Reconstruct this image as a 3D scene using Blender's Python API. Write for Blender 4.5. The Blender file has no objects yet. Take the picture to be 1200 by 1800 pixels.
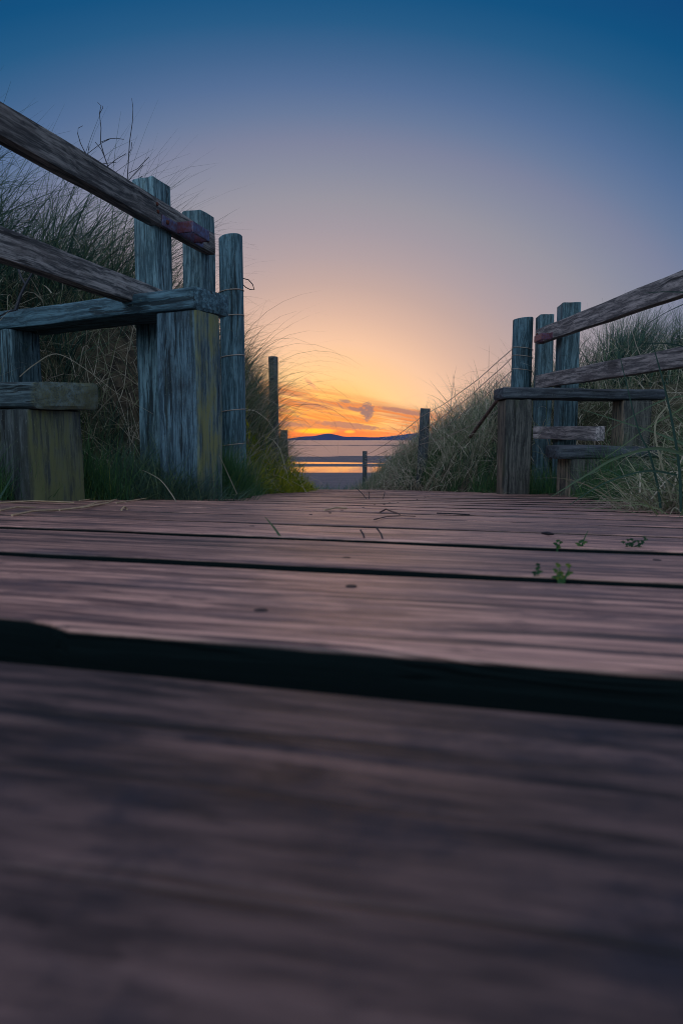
import bpy, math, random
import numpy as np
from mathutils import Vector, Matrix, noise as mnoise

SC = bpy.context.scene
COL = SC.collection
rng = np.random.default_rng(11)
random.seed(5)

def lin(r, g, b, k=1.0):
    f = lambda c: (c / 255 / 12.92) if c / 255 <= 0.04045 else ((c / 255 + 0.055) / 1.055) ** 2.4
    return (f(r) * k, f(g) * k, f(b) * k, 1.0)

# ------------------------------------------------------------------ camera
PITCH = math.radians(6.05)
cam = bpy.data.cameras.new('camera')
cam.sensor_fit = 'VERTICAL'; cam.sensor_height = 36.0; cam.sensor_width = 24.0; cam.lens = 24.0
cam.clip_start = 0.01; cam.clip_end = 40000
cam.dof.use_dof = True; cam.dof.focus_distance = 2.6; cam.dof.aperture_fstop = 15
cam_o = bpy.data.objects.new('camera', cam); COL.objects.link(cam_o)
cam_o.location = (0, 0, 0); cam_o.rotation_euler = (math.pi / 2 - PITCH, 0, 0)
SC.camera = cam_o

# ------------------------------------------------------------------ world: dusk sky
W = bpy.data.worlds.new('World'); SC.world = W; W.use_nodes = True
nt = W.node_tree; nt.nodes.clear()

class NB:
    """tiny node-expression helper"""
    def __init__(s, t): s.t = t
    def n(s, typ, **kw):
        nd = s.t.nodes.new(typ)
        for k, v in kw.items(): setattr(nd, k, v)
        return nd
    def link(s, a, b): s.t.links.new(a, b)
    def put(s, sock, v):
        if hasattr(v, 'is_output'): s.t.links.new(v, sock)
        else: sock.default_value = v
    def m(s, op, a, b=None, c=None, clamp=False):
        nd = s.n('ShaderNodeMath', operation=op); nd.use_clamp = clamp
        s.put(nd.inputs[0], a)
        if b is not None: s.put(nd.inputs[1], b)
        if c is not None: s.put(nd.inputs[2], c)
        return nd.outputs[0]
    def mix(s, f, a, b, blend='MIX'):
        nd = s.n('ShaderNodeMix', data_type='RGBA', blend_type=blend); nd.clamp_factor = True
        s.put(nd.inputs[0], f); s.put(nd.inputs[6], a); s.put(nd.inputs[7], b)
        return nd.outputs[2]
    def ramp(s, f, stops, interp='LINEAR'):
        nd = s.n('ShaderNodeValToRGB'); r = nd.color_ramp; r.interpolation = interp
        while len(r.elements) > 1: r.elements.remove(r.elements[-1])
        r.elements[0].position = stops[0][0]; r.elements[0].color = stops[0][1]
        for p, c in stops[1:]:
            e = r.elements.new(p); e.color = c
        s.put(nd.inputs[0], f); return nd.outputs[0]
    def rng(s, v, a, b, c=0.0, d=1.0, smooth=True):
        nd = s.n('ShaderNodeMapRange', interpolation_type='SMOOTHSTEP' if smooth else 'LINEAR')
        s.put(nd.inputs[0], v); nd.inputs[1].default_value = a; nd.inputs[2].default_value = b
        nd.inputs[3].default_value = c; nd.inputs[4].default_value = d
        return nd.outputs[0]
    def noise(s, vec, scale=5, detail=3, rough=0.5, dist=0.0, dim='3D'):
        nd = s.n('ShaderNodeTexNoise', noise_dimensions=dim); s.put(nd.inputs['Vector'], vec)
        nd.inputs['Scale'].default_value = scale; nd.inputs['Detail'].default_value = detail
        nd.inputs['Roughness'].default_value = rough; nd.inputs['Distortion'].default_value = dist
        return nd.outputs['Fac']
    def comb(s, x, y, z=0.0):
        nd = s.n('ShaderNodeCombineXYZ')
        s.put(nd.inputs[0], x); s.put(nd.inputs[1], y); s.put(nd.inputs[2], z); return nd.outputs[0]
    def sep(s, v):
        nd = s.n('ShaderNodeSeparateXYZ'); s.put(nd.inputs[0], v); return nd.outputs
    def mapping(s, v, scale=(1, 1, 1), loc=(0, 0, 0)):
        nd = s.n('ShaderNodeMapping'); s.put(nd.inputs[0], v)
        s.put(nd.inputs['Location'], loc); nd.inputs['Scale'].default_value = scale
        return nd.outputs[0]

b = NB(nt)
tc = b.n('ShaderNodeTexCoord')
X, Y, Z = b.sep(tc.outputs['Generated'])
Zc = b.m('MAXIMUM', Z, 0.0)
dx = b.m('MULTIPLY', b.m('ADD', X, 0.03), 0.72)
mm = b.m('SQRT', b.m('ADD', b.m('MULTIPLY', Zc, Zc), b.m('MULTIPLY', dx, dx)))
front = b.ramp(mm, [
    (0.0, lin(240, 112, 72)), (0.014, lin(242, 126, 76)), (0.032, lin(247, 158, 74)), (0.060, lin(250, 184, 98)),
    (0.092, lin(250, 200, 142)), (0.139, lin(238, 192, 162)), (0.178, lin(213, 176, 160)), (0.215, lin(190, 163, 158)),
    (0.251, lin(172, 155, 160)), (0.286, lin(158, 149, 160)), (0.319, lin(147, 145, 158)), (0.351, lin(133, 137, 157)),
    (0.381, lin(121, 128, 155)), (0.41, lin(100, 119, 153)), (0.438, lin(80, 108, 149)), (0.465, lin(60, 98, 141)),
    (0.495, lin(30, 88, 133)), (0.525, lin(0, 78, 126)), (0.56, lin(0, 68, 119)), (0.64, lin(0, 66, 118)), (0.80, lin(105, 122, 160)), (1.0, lin(185, 178, 190))])
# the sky behind the camera: pale blue dusk, brighter than the zenith
back = b.ramp(Zc, [(0.0, (0.42, 0.62, 0.82, 1)), (0.15, (0.72, 0.98, 1.22, 1)), (0.32, (0.80, 1.02, 1.28, 1)), (0.55, (0.66, 0.86, 1.10, 1)), (1.0, (0.50, 0.54, 0.64, 1))])
side = b.rng(X, 0.75, -0.85, 0.62, 1.50)
back = b.mix(1.0, back, b.comb(side, side, side), 'MULTIPLY')
base = b.mix(b.rng(Y, 0.25, -0.55), front, back)
# cloud streaks low over the sea, in tangent-plane coordinates of the direction
Yp = b.m('MAXIMUM', Y, 0.08)
u = b.m('DIVIDE', X, Yp); v = b.m('DIVIDE', Z, Yp)
isf = b.rng(Y, 0.5, 0.8)
tilt = b.m('ADD', v, b.m('MULTIPLY', u, 0.17))
n1 = b.noise(b.comb(b.m('MULTIPLY', u, 7.0), b.m('MULTIPLY', tilt, 95.0), 0.3), 1.0, 5, 0.55, 0.5)
n2 = b.noise(b.comb(b.m('MULTIPLY', u, 120.0), b.m('MULTIPLY', v, 170.0), 4.0), 1.0, 5, 0.62, 0.6)
n3 = b.noise(b.comb(b.m('MULTIPLY', u, 16.0), b.m('MULTIPLY', tilt, 190.0), 8.0), 1.0, 3, 0.5, 0.4)
band = b.m('MULTIPLY', b.rng(tilt, 0.072, 0.052), b.rng(v, 0.002, 0.016))
st = b.m('MULTIPLY', b.rng(n1, 0.40, 0.58), band)
c1 = b.mix(b.m('MULTIPLY', b.m('MULTIPLY', st, isf), 0.85), base, lin(186, 108, 88))
st2 = b.m('MULTIPLY', b.rng(n3, 0.44, 0.60), band)
c1 = b.mix(b.m('MULTIPLY', b.m('MULTIPLY', st2, isf), 0.75), c1, lin(226, 118, 66))
def ell(u0, v0, rx, ry, rot=0.0, k=0.9):
    du = b.m('SUBTRACT', u, u0); dv = b.m('SUBTRACT', v, v0)
    if rot: dv = b.m('SUBTRACT', dv, b.m('MULTIPLY', du, rot))
    a = b.m('DIVIDE', du, rx); c = b.m('DIVIDE', dv, ry)
    r2 = b.m('ADD', b.m('MULTIPLY', a, a), b.m('MULTIPLY', c, c))
    e = b.m('SUBTRACT', 1.0, r2)
    return b.m('ADD', e, b.m('MULTIPLY', b.m('SUBTRACT', n2, 0.5), k * 2.6))
def glow(col, u0, v0, rx, ry, amt, rot=0.0, nz=0.0, lo=0.0, hi=1.0):
    global c1
    f = b.m('MULTIPLY', b.m('MULTIPLY', b.rng(ell(u0, v0, rx, ry, rot, nz), lo, hi), isf), amt)
    c1 = b.mix(f, c1, col)
glow(lin(255, 88, 58), 0.00, 0.006, 0.16, 0.010, 0.75, 0, 0.2)
glow(lin(255, 196, 40), -0.036, 0.0125, 0.036, 0.0050, 1.0, 0, 0.2)
glow(lin(255, 190, 70), 0.012, 0.0115, 0.010, 0.003, 0.8, 0, 0.1)
bank = lin(138, 96, 108)
glow(bank, 0.010, 0.0205, 0.060, 0.0055, 0.85, -0.10, 0.6, 0, 0.8)
glow(bank, -0.075, 0.0225, 0.035, 0.0045, 0.8, -0.10, 0.5, 0, 0.8)
glow(bank, 0.090, 0.0410, 0.045, 0.0042, 0.75, -0.17, 0.5, 0, 0.8)
glow(bank, -0.040, 0.0500, 0.035, 0.0030, 0.55, -0.17, 0.5, 0, 0.8)
dark = lin(112, 90, 110)
glow(dark, 0.037, 0.0415, 0.0120, 0.0130, 0.95, 0, 1.1, -0.1, 0.75)
glow(dark, 0.020, 0.0440, 0.0150, 0.0030, 0.8, -0.25, 0.9, 0, 0.8)
glow(dark, 0.037, 0.0325, 0.0046, 0.0070, 0.8, 0, 1.0, 0, 0.8)
glow(dark, 0.006, 0.0555, 0.0110, 0.0030, 0.7, -0.1, 0.9, 0, 0.9)
glow(dark, -0.002, 0.0490, 0.0060, 0.0016, 0.6, -0.9, 0.4, 0, 0.6)
glow(lin(214, 142, 118), -0.044, 0.0800, 0.0120, 0.0050, 0.6, -0.9, 0.7, 0, 0.9)
# a trace of physical sky, the sun just on the horizon
SUN_EL, SUN_AZ = math.radians(4.0), math.radians(-3.0)      # azimuth from +Y, positive to +X
sky = b.n('ShaderNodeTexSky', sky_type='NISHITA'); sky.sun_disc = False
sky.sun_elevation = SUN_EL; sky.sun_rotation = SUN_AZ
bg = b.n('ShaderNodeBackground'); b.link(c1, bg.inputs[0]); bg.inputs[1].default_value = 1.0
bg2 = b.n('ShaderNodeBackground'); b.link(sky.outputs[0], bg2.inputs[0]); bg2.inputs[1].default_value = 0.004
add = b.n('ShaderNodeAddShader'); b.link(bg.outputs[0], add.inputs[0]); b.link(bg2.outputs[0], add.inputs[1])
out = b.n('ShaderNodeOutputWorld'); b.link(add.outputs[0], out.inputs[0])

# ------------------------------------------------------------------ sun lamp (last light)
sl = bpy.data.lights.new('sun', 'SUN'); sl.energy = 0.07; sl.angle = math.radians(36.0); sl.color = (1.0, 0.50, 0.26)
so = bpy.data.objects.new('sun', sl); COL.objects.link(so)
so.rotation_euler = Vector((-math.sin(SUN_AZ) * math.cos(SUN_EL), -math.cos(SUN_AZ) * math.cos(SUN_EL), -math.sin(SUN_EL))).to_track_quat('-Z', 'Y').to_euler()

SC.view_settings.view_transform = 'Standard'; SC.view_settings.look = 'None'
SC.view_settings.exposure = 0.0; SC.view_settings.gamma = 1.0
SC.render.engine = 'CYCLES'
SC.cycles.filter_width = 1.0
SC.cycles.denoising_prefilter = 'ACCURATE'; SC.cycles.denoising_input_passes = 'RGB_ALBEDO_NORMAL'

# ------------------------------------------------------------------ helpers
def tag(o, label=None, cat=None, group=None, kind=None):
    if label: o['label'] = label
    if cat: o['category'] = cat
    if group: o['group'] = group
    if kind: o['kind'] = kind
    return o

def empty(name, loc, label=None, cat=None, group=None):
    o = bpy.data.objects.new(name, None); COL.objects.link(o); o.location = loc
    o.empty_display_size = 0.05
    return tag(o, label, cat, group)

def wpos(o):
    m = o.matrix_basis.copy(); p = o.parent
    while p is not None:
        m = p.matrix_basis @ m; p = p.parent
    return m

def link_obj(name, me, mat, parent=None, world=Matrix()):
    o = bpy.data.objects.new(name, me); COL.objects.link(o)
    if mat: me.materials.append(mat)
    if parent is not None:
        o.parent = parent
        o.matrix_basis = wpos(parent).inverted() @ world
    else:
        o.matrix_basis = world
    return o

def mesh_np(name, V, F, smooth=True, attr=None):
    me = bpy.data.meshes.new(name)
    V = np.asarray(V, dtype=np.float32); F = np.asarray(F, dtype=np.int32)
    k = F.shape[1]
    me.vertices.add(len(V)); me.vertices.foreach_set('co', V.ravel())
    me.loops.add(F.size); me.loops.foreach_set('vertex_index', F.ravel())
    me.polygons.add(len(F)); me.polygons.foreach_set('loop_start', np.arange(0, F.size, k, dtype=np.int32))
    me.polygons.foreach_set('loop_total', np.full(len(F), k, dtype=np.int32))
    if smooth: me.polygons.foreach_set('use_smooth', np.ones(len(F), dtype=bool))
    if attr:
        for an, av in attr.items():
            a = me.attributes.new(an, 'FLOAT', 'POINT'); a.data.foreach_set('value', np.asarray(av, dtype=np.float32).ravel())
    me.update(calc_edges=True); me.validate(clean_customdata=False)
    return me

def mesh_py(name, V, F, smooth=True, sharp=40):
    me = bpy.data.meshes.new(name); me.from_pydata(V, [], F); me.update()
    if smooth:
        me.polygons.foreach_set('use_smooth', [True] * len(me.polygons))
        if sharp: me.set_sharp_from_angle(angle=math.radians(sharp))
    return me

def px(x, y, d):
    """photo direction (x, y of the 1200x1800 frame) at depth d metres ahead -> world point"""
    cx = (x - 600) / 1200.0; cy = (900 - y) / 1200.0
    c, s = math.cos(PITCH), math.sin(PITCH)
    dir_ = Vector((cx, c + cy * s, -s + cy * c))
    return dir_ * (d / dir_.y)

# ------------------------------------------------------------------ materials
def mat_new(name):
    m = bpy.data.materials.new(name); m.use_nodes = True
    t = m.node_tree; t.nodes.clear(); q = NB(t)
    p = q.n('ShaderNodeBsdfPrincipled'); o = q.n('ShaderNodeOutputMaterial'); q.link(p.outputs[0], o.inputs[0])
    return m, q, p

def wood(name, dark, light, stain, algae=0.0, rough=0.75, bump=0.5, fine=1.0, stain_amt=0.6, spec=0.35, sides=None, face=None, facecol=(0.105, 0.12, 0.055, 1), endg=False, warpk=0.02, con=0.075, xl=5.5, blm=(3.6, 8.0, 8.0)):
    m, q, p = mat_new(name)
    tc = q.n('ShaderNodeTexCoord'); oi = q.n('ShaderNodeObjectInfo')
    shift = q.comb(q.m('MULTIPLY', oi.outputs['Random'], 37.0), q.m('MULTIPLY', oi.outputs['Random'], 11.0), q.m('MULTIPLY', oi.outputs['Random'], 23.0))
    va = q.n('ShaderNodeVectorMath', operation='ADD'); q.link(tc.outputs['Object'], va.inputs[0]); q.link(shift, va.inputs[1])
    co = va.outputs[0]
    warp = q.noise(co, 6.0, 2, 0.5)
    # knots: sparse voronoi cells that bend the rings
    x, y, z = q.sep(co)
    vor = q.n('ShaderNodeTexVoronoi'); q.link(q.mapping(co, (2.6, 7.0, 7.0)), vor.inputs['Vector']); vor.inputs['Scale'].default_value = 1.0
    kn = q.rng(vor.outputs['Distance'], 0.34, 0.02)
    yy = q.m('ADD', y, q.m('MULTIPLY', q.m('ADD', warp, q.m('MULTIPLY', kn, 0.9)), warpk))
    zz = q.m('ADD', z, q.m('MULTIPLY', q.m('SUBTRACT', warp, q.m('MULTIPLY', kn, 0.5)), warpk))
    gco = q.comb(x, yy, zz)
    g1 = q.noise(q.mapping(gco, (xl * fine, 80 * fine, 80 * fine)), 1.0, 6, 0.66)
    g2 = q.noise(q.mapping(gco, (4 * xl * fine, 340 * fine, 340 * fine)), 1.0, 4, 0.65)
    crack = q.rng(q.noise(q.mapping(gco, (1.5, 44, 44)), 1.0, 4, 0.6), 0.395, 0.36)
    bl = q.noise(q.mapping(co, blm), 1.6, 6, 0.70)
    sp2 = q.noise(q.mapping(co, (30, 70, 70)), 1.0, 4, 0.7)
    col = q.mix(q.rng(g1, 0.5 - con, 0.5 + con * 1.2), dark, light)
    col = q.mix(q.m('MULTIPLY', q.rng(g2, 0.48, 0.66), 0.5), col, light)
    col = q.mix(q.m('MULTIPLY', q.rng(g2, 0.50, 0.36), 0.55), col, dark)
    col = q.mix(q.m('MULTIPLY', q.rng(bl, 0.46, 0.68), stain_amt), col, stain)
    col = q.mix(q.m('MULTIPLY', q.rng(kn, 0.55, 0.95), 0.75), col, (dark[0] * .45, dark[1] * .45, dark[2] * .45, 1))
    col = q.mix(q.m('MULTIPLY', crack, 0.85), col, (dark[0] * .25, dark[1] * .25, dark[2] * .25, 1))
    col = q.mix(q.m('MULTIPLY', q.rng(sp2, 0.56, 0.68), 0.6), col, (dark[0] * .5, dark[1] * .5, dark[2] * .55, 1))
    hi = q.m('MULTIPLY', q.rng(g1, 0.60, 0.70), 0.6)
    col = q.mix(hi, col, (min(1, light[0] * 1.5), min(1, light[1] * 1.5), min(1, light[2] * 1.5), 1))
    if algae > 0:
        al = q.noise(q.mapping(co, (2.0, 9.0, 9.0)), 2.2, 5, 0.65)
        sp = q.noise(co, 180.0, 2, 0.6)
        a = q.m('MULTIPLY', q.rng(al, 0.62 - 0.22 * algae, 0.80 - 0.22 * algae), algae)
        col = q.mix(a, col, (0.085, 0.105, 0.045, 1))
        col = q.mix(q.m('MULTIPLY', q.rng(sp, 0.64, 0.70), 0.35), col, (0.22, 0.25, 0.20, 1))
    oxyz = q.sep(tc.outputs['Object'])
    tone = q.m('ADD', 0.78, q.m('MULTIPLY', oi.outputs['Random'], 0.44))
    col = q.mix(1.0, col, q.comb(tone, tone, tone), 'MULTIPLY')
    if face is not None:         # one face tinted: algae on left legs, painted sunset glow on right legs
        am = q.m('MULTIPLY', q.rng(oxyz[1], face - 0.003 * np.sign(face), face + 0.003 * np.sign(face)), q.rng(q.m('ADD', g1, q.m('MULTIPLY', bl, 0.8)), 0.70, 1.05))
        col = q.mix(am, col, facecol)
    if endg:
        am = q.m('MULTIPLY', q.rng(oxyz[0], 0.02, 0.004), q.rng(q.m('ADD', g2, q.m('MULTIPLY', bl, 0.7)), 0.62, 1.05))
        col = q.mix(am, col, (0.10, 0.11, 0.055, 1))
    if sides is not None:        # black dirt and algae packed down the sides of the boards
        ox, oy, oz = q.sep(tc.outputs['Object'])
        lim = q.m('ADD', oz, q.m('MULTIPLY', q.m('SUBTRACT', bl, 0.5), 0.0016))
        dirt = q.rng(lim, sides + 0.0005, sides - 0.0009)
        col = q.mix(dirt, col, (0.006, 0.011, 0.012, 1))
    q.link(col, p.inputs['Base Color'])
    p.inputs['Specular IOR Level'].default_value = spec
    if sides is not None: q.link(q.m('MULTIPLY', q.m('SUBTRACT', 1.0, dirt), spec), p.inputs['Specular IOR Level'])
    rr = q.m('ADD', rough - 0.12, q.m('MULTIPLY', bl, 0.26)); q.link(rr, p.inputs['Roughness'])
    h = q.m('SUBTRACT', q.m('ADD', g1, q.m('MULTIPLY', g2, 0.35)), q.m('MULTIPLY', crack, 1.2))
    bm = q.n('ShaderNodeBump'); bm.inputs['Strength'].default_value = bump; bm.inputs['Distance'].default_value = 0.0022
    q.link(h, bm.inputs['Height']); q.link(bm.outputs[0], p.inputs['Normal'])
    return m

M = {}
M['post'] = wood('weathered_post_wood', (0.030, 0.070, 0.092, 1), (0.155, 0.265, 0.315, 1), (0.035, 0.055, 0.065, 1), 0.3, stain_amt=0.5)
M['round'] = wood('treated_round_wood', (0.026, 0.065, 0.088, 1), (0.11, 0.21, 0.265, 1), (0.03, 0.05, 0.06, 1), 0.2, stain_amt=0.5)
M['rail'] = wood('brown_rail_wood', (0.042, 0.046, 0.052, 1), (0.26, 0.25, 0.25, 1), (0.055, 0.048, 0.050, 1), 0.0)
M['rail_grey'] = wood('grey_rail_wood', (0.085, 0.08, 0.09, 1), (0.38, 0.33, 0.33, 1), (0.11, 0.09, 0.095, 1), 0.0)
M['tread'] = wood('tread_wood', (0.03, 0.075, 0.105, 1), (0.12, 0.24, 0.31, 1), (0.025, 0.04, 0.055, 1), 0.15, stain_amt=0.85)
M['tread_dark'] = wood('dark_tread_wood', (0.022, 0.030, 0.042, 1), (0.075, 0.09, 0.11, 1), (0.02, 0.02, 0.025, 1), 0.1)
M['leg'] = wood('algae_leg_wood', (0.03, 0.06, 0.085, 1), (0.12, 0.21, 0.27, 1), (0.03, 0.04, 0.05, 1), 0.3, stain_amt=0.8, face=0.068, facecol=(0.17, 0.185, 0.085, 1))
M['leg_block'] = wood('dark_block_wood', (0.025, 0.035, 0.040, 1), (0.085, 0.105, 0.11, 1), (0.03, 0.035, 0.03, 1), 0.4, stain_amt=0.8, face=0.09)
M['tread_algae'] = wood('green_tread_wood', (0.035, 0.065, 0.08, 1), (0.13, 0.20, 0.23, 1), (0.03, 0.04, 0.045, 1), 0.3, stain_amt=0.85, endg=True)
M['leg_brown'] = wood('brown_leg_wood', (0.028, 0.032, 0.034, 1), (0.115, 0.115, 0.105, 1), (0.04, 0.04, 0.036, 1), 0.35, face=-0.066, facecol=(0.30, 0.23, 0.17, 1))  # tan facecol: sunset glow on the left face put into the colour
M['dark_post'] = wood('dark_post_wood', (0.03, 0.04, 0.05, 1), (0.11, 0.125, 0.14, 1), (0.03, 0.035, 0.04, 1), 0.2)
M['deck'] = wood('red_brown_deck_wood', (0.105, 0.048, 0.042, 1), (0.56, 0.30, 0.24, 1), (0.085, 0.052, 0.060, 1), 0.0, rough=0.46, bump=0.5, fine=1.6, stain_amt=0.80, spec=0.8, sides=0.0160, warpk=0.018, xl=3.6, con=0.08, blm=(6.0, 12.0, 12.0))
M['deck_falloff'] = wood('falloff_tinted_deck_wood', (0.014, 0.010, 0.012, 1), (0.140, 0.086, 0.082, 1), (0.014, 0.015, 0.026, 1), 0.0, rough=0.55, bump=0.5, fine=0.9, stain_amt=0.85, spec=0.35, sides=0.0160, warpk=0.010, xl=9.0, con=0.13, blm=(17.0, 17.0, 17.0))  # deck wood copy for the nearest boards, brightness fall-off put into its colour
M['joist'] = wood('joist_wood', (0.02, 0.02, 0.02, 1), (0.05, 0.045, 0.04, 1), (0.02, 0.02, 0.02, 1))

def simple(name, col, rough=0.6, metal=0.0, nscale=60, col2=None, bump=0.2, spec=0.4):
    m, q, p = mat_new(name)
    tc = q.n('ShaderNodeTexCoord'); n = q.noise(tc.outputs['Object'], nscale, 4, 0.6)
    c2 = col2 or tuple(c * 0.5 for c in col[:3]) + (1,)
    q.link(q.mix(q.rng(n, 0.35, 0.65), c2, col), p.inputs['Base Color'])
    p.inputs['Roughness'].default_value = rough; p.inputs['Metallic'].default_value = metal
    p.inputs['Specular IOR Level'].default_value = spec
    if bump:
        bm = q.n('ShaderNodeBump'); bm.inputs['Strength'].default_value = bump; bm.inputs['Distance'].default_value = 0.001
        q.link(n, bm.inputs['Height']); q.link(bm.outputs[0], p.inputs['Normal'])
    return m
M['plate'] = simple('galvanised_plate', (0.13, 0.15, 0.26, 1), 0.45, 0.4, 90, (0.12, 0.07, 0.11, 1))
M['loop'] = simple('red_oxide_metal', (0.10, 0.05, 0.10, 1), 0.5, 0.1, 120, (0.10, 0.025, 0.03, 1))
M['rust'] = simple('rust', (0.12, 0.035, 0.022, 1), 0.8, 0.0, 160, (0.06, 0.018, 0.015, 1))
M['nail'] = simple('nail_iron', (0.03, 0.028, 0.035, 1), 0.6, 0.5, 300)
M['wire'] = simple('fence_wire', (0.55, 0.48, 0.42, 1), 0.5, 0.4, 200, (0.36, 0.27, 0.22, 1))
M['straw'] = simple('dry_straw', (0.52, 0.40, 0.26, 1), 0.6, 0, 40, (0.38, 0.28, 0.17, 1), 0)
M['twig'] = simple('dark_twig', (0.04, 0.045, 0.06, 1), 0.8, 0, 60, (0.03, 0.03, 0.04, 1), 0)
M['chip'] = simple('wood_chip', (0.16, 0.10, 0.09, 1), 0.7, 0, 60, (0.05, 0.035, 0.035, 1))

def leafmat(name, stops, trans=0.35, rough=0.55):
    m, q, p = mat_new(name)
    at = q.n('ShaderNodeAttribute', attribute_name='tint')
    col = q.ramp(at.outputs['Fac'], stops)
    q.link(col, p.inputs['Base Color']); p.inputs['Roughness'].default_value = rough
    p.inputs['Specular IOR Level'].default_value = 0.25
    tr = q.n('ShaderNodeBsdfTranslucent'); q.link(col, tr.inputs[0])
    mx = q.n('ShaderNodeMixShader'); mx.inputs[0].default_value = trans
    q.link(p.outputs[0], mx.inputs[1]); q.link(tr.outputs[0], mx.inputs[2])
    q.link(mx.outputs[0], [n for n in q.t.nodes if n.type == 'OUTPUT_MATERIAL'][0].inputs[0])
    return m
# tint 0..1: dark green -> blue green -> olive -> straw -> pale straw
M['marram'] = leafmat('marram_blades', [(0.0, (0.018, 0.050, 0.046, 1)), (0.3, (0.065, 0.140, 0.105, 1)), (0.55, (0.17, 0.235, 0.115, 1)), (0.8, (0.34, 0.31, 0.23, 1)), (1.0, (0.62, 0.57, 0.47, 1))])
M['turf'] = leafmat('turf_blades', [(0.0, (0.025, 0.085, 0.045, 1)), (0.5, (0.065, 0.17, 0.06, 1)), (0.8, (0.15, 0.24, 0.055, 1)), (1.0, (0.34, 0.37, 0.08, 1))])
M['herb'] = leafmat('yellow_green_leaves', [(0.0, (0.09, 0.17, 0.02, 1)), (0.5, (0.26, 0.34, 0.03, 1)), (1.0, (0.55, 0.52, 0.05, 1))], 0.45)

# ------------------------------------------------------------------ terrain
def pn(x, y, s, seed=0.0):
    """smooth pseudo noise in [-1, 1]"""
    return (np.sin(x * 1.0 / s * 2.1 + seed + 1.3 * np.sin(y / s * 1.7 + seed * 2)) +
            np.sin(y * 1.0 / s * 2.3 + seed * 3.1 + 1.1 * np.sin(x / s * 1.9 + seed)) +
            np.sin((x + y) / s * 1.6 + seed * 5.7)) / 3.0

def sstep(a, b_, t):
    t = np.clip((t - a) / (b_ - a), 0, 1); return t * t * (3 - 2 * t)

def deck_z(x, y):
    t = 0.0194 * (1 - sstep(1.0, 3.4, np.asarray(y, float)))
    return -0.05 - 0.065 * np.asarray(y, float) - t * x

LE = ([-1, 1.0, 1.4, 1.75, 1.95, 2.3, 2.9, 6.6], [-1.05, -1.0, -0.86, -0.62, -0.42, -0.32, -0.37, -0.40])
RE = ([-1, 0.8, 1.3, 2.3, 3.0, 3.7, 5.0, 6.6], [0.95, 0.92, 0.86, 0.92, 0.98, 0.88, 0.68, 0.56])
XL = ([-50, 0, 1.3, 2.0, 2.5, 2.9, 3.3, 4.0, 6.0, 8.0, 12, 20, 40], [-1.5, -1.4, -1.32, -1.28, -1.10, -0.82, -0.50, -0.42, -0.44, -0.52, -0.95, -2.2, -5.5])
XR = ([-50, 0, 1.2, 1.75, 2.2, 2.6, 3.6, 4.0, 4.35, 5.0, 6.0, 8.0, 10, 14, 20, 40], [1.0, 0.9, 0.68, 0.74, 1.10, 1.60, 1.66, 1.15, 0.84, 0.62, 0.50, 0.36, 0.26, 0.55, 1.6, 5.5])
PY = ([-50, -6, 6.5, 10, 20, 35, 50, 60, 5000], [0.30, 0.30, -0.52, -0.88, -1.75, -3.05, -3.9, -4.05, -4.05])

def ground(x, y):
    x = np.asarray(x, float); y = np.asarray(y, float)
    base = np.interp(y, *PY)
    near = y < 7
    base = np.where(near & (y > -6), deck_z(np.clip(x, -1.2, 1.2), np.clip(y, -6, 7)) - 0.05, base)
    xl = np.interp(y, *XL); xr = np.interp(y, *XR)
    sl_ = np.maximum(xl - x, 0); sr_ = np.maximum(x - xr, 0)
    aL = 1.05 * (1 - 0.55 * sstep(7, 16, y)) * (1 - sstep(38, 58, y))
    aR = 0.80 * (0.40 + 0.60 * sstep(2.2, 3.6, y)) * (1 - 0.35 * sstep(7, 16, y)) * (1 - sstep(38, 58, y))
    h = aL * (1 - np.exp(-sl_ / (0.52 - 0.22 * sstep(2.9, 3.3, y)))) + aR * (1 - np.exp(-sr_ / 0.48))
    side = 1 - np.exp(-(sl_ + sr_) / 0.5)
    amp = side * (1 - sstep(40, 58, y))
    h = h + amp * (0.10 * pn(x, y, 0.9, 1.0) + 0.05 * pn(x, y, 0.33, 2.0) + 0.25 * pn(x, y, 5.0, 3.0) * sstep(2, 8, sl_ + sr_))
    # litter and sand against the edges of the boardwalk
    h = h + 0.055 * np.where(y < 7, np.maximum(sstep(0.04, -0.10, x - np.interp(y, *LE)), sstep(-0.04, 0.10, x - np.interp(y, *RE))), 0)
    z = base + h + 0.012 * pn(x, y, 0.13, 4.0) * side
    # beach with bars and runnels
    bars = (0.10 * sstep(88, 80, y) + 0.14 * np.exp(-((y - 108) / 6.4) ** 2) + 0.16 * np.exp(-((y - 145) / 15.5) ** 2)
            + 0.055 * np.exp(-((y - 480) / 40.0) ** 2))
    wob = 0.045 * pn(x, y * 2.5, 30.0, 5.0) + 0.022 * pn(x, y * 2, 8.0, 6.0)
    zb = -4.035 + bars + wob * sstep(50, 60, y) - 0.6 * sstep(560, 1500, y)
    k = sstep(48, 62, y)
    z = z * (1 - k) + zb * k
    far = sstep(60, 400, np.abs(x)) * (1 - k)
    return z

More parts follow.
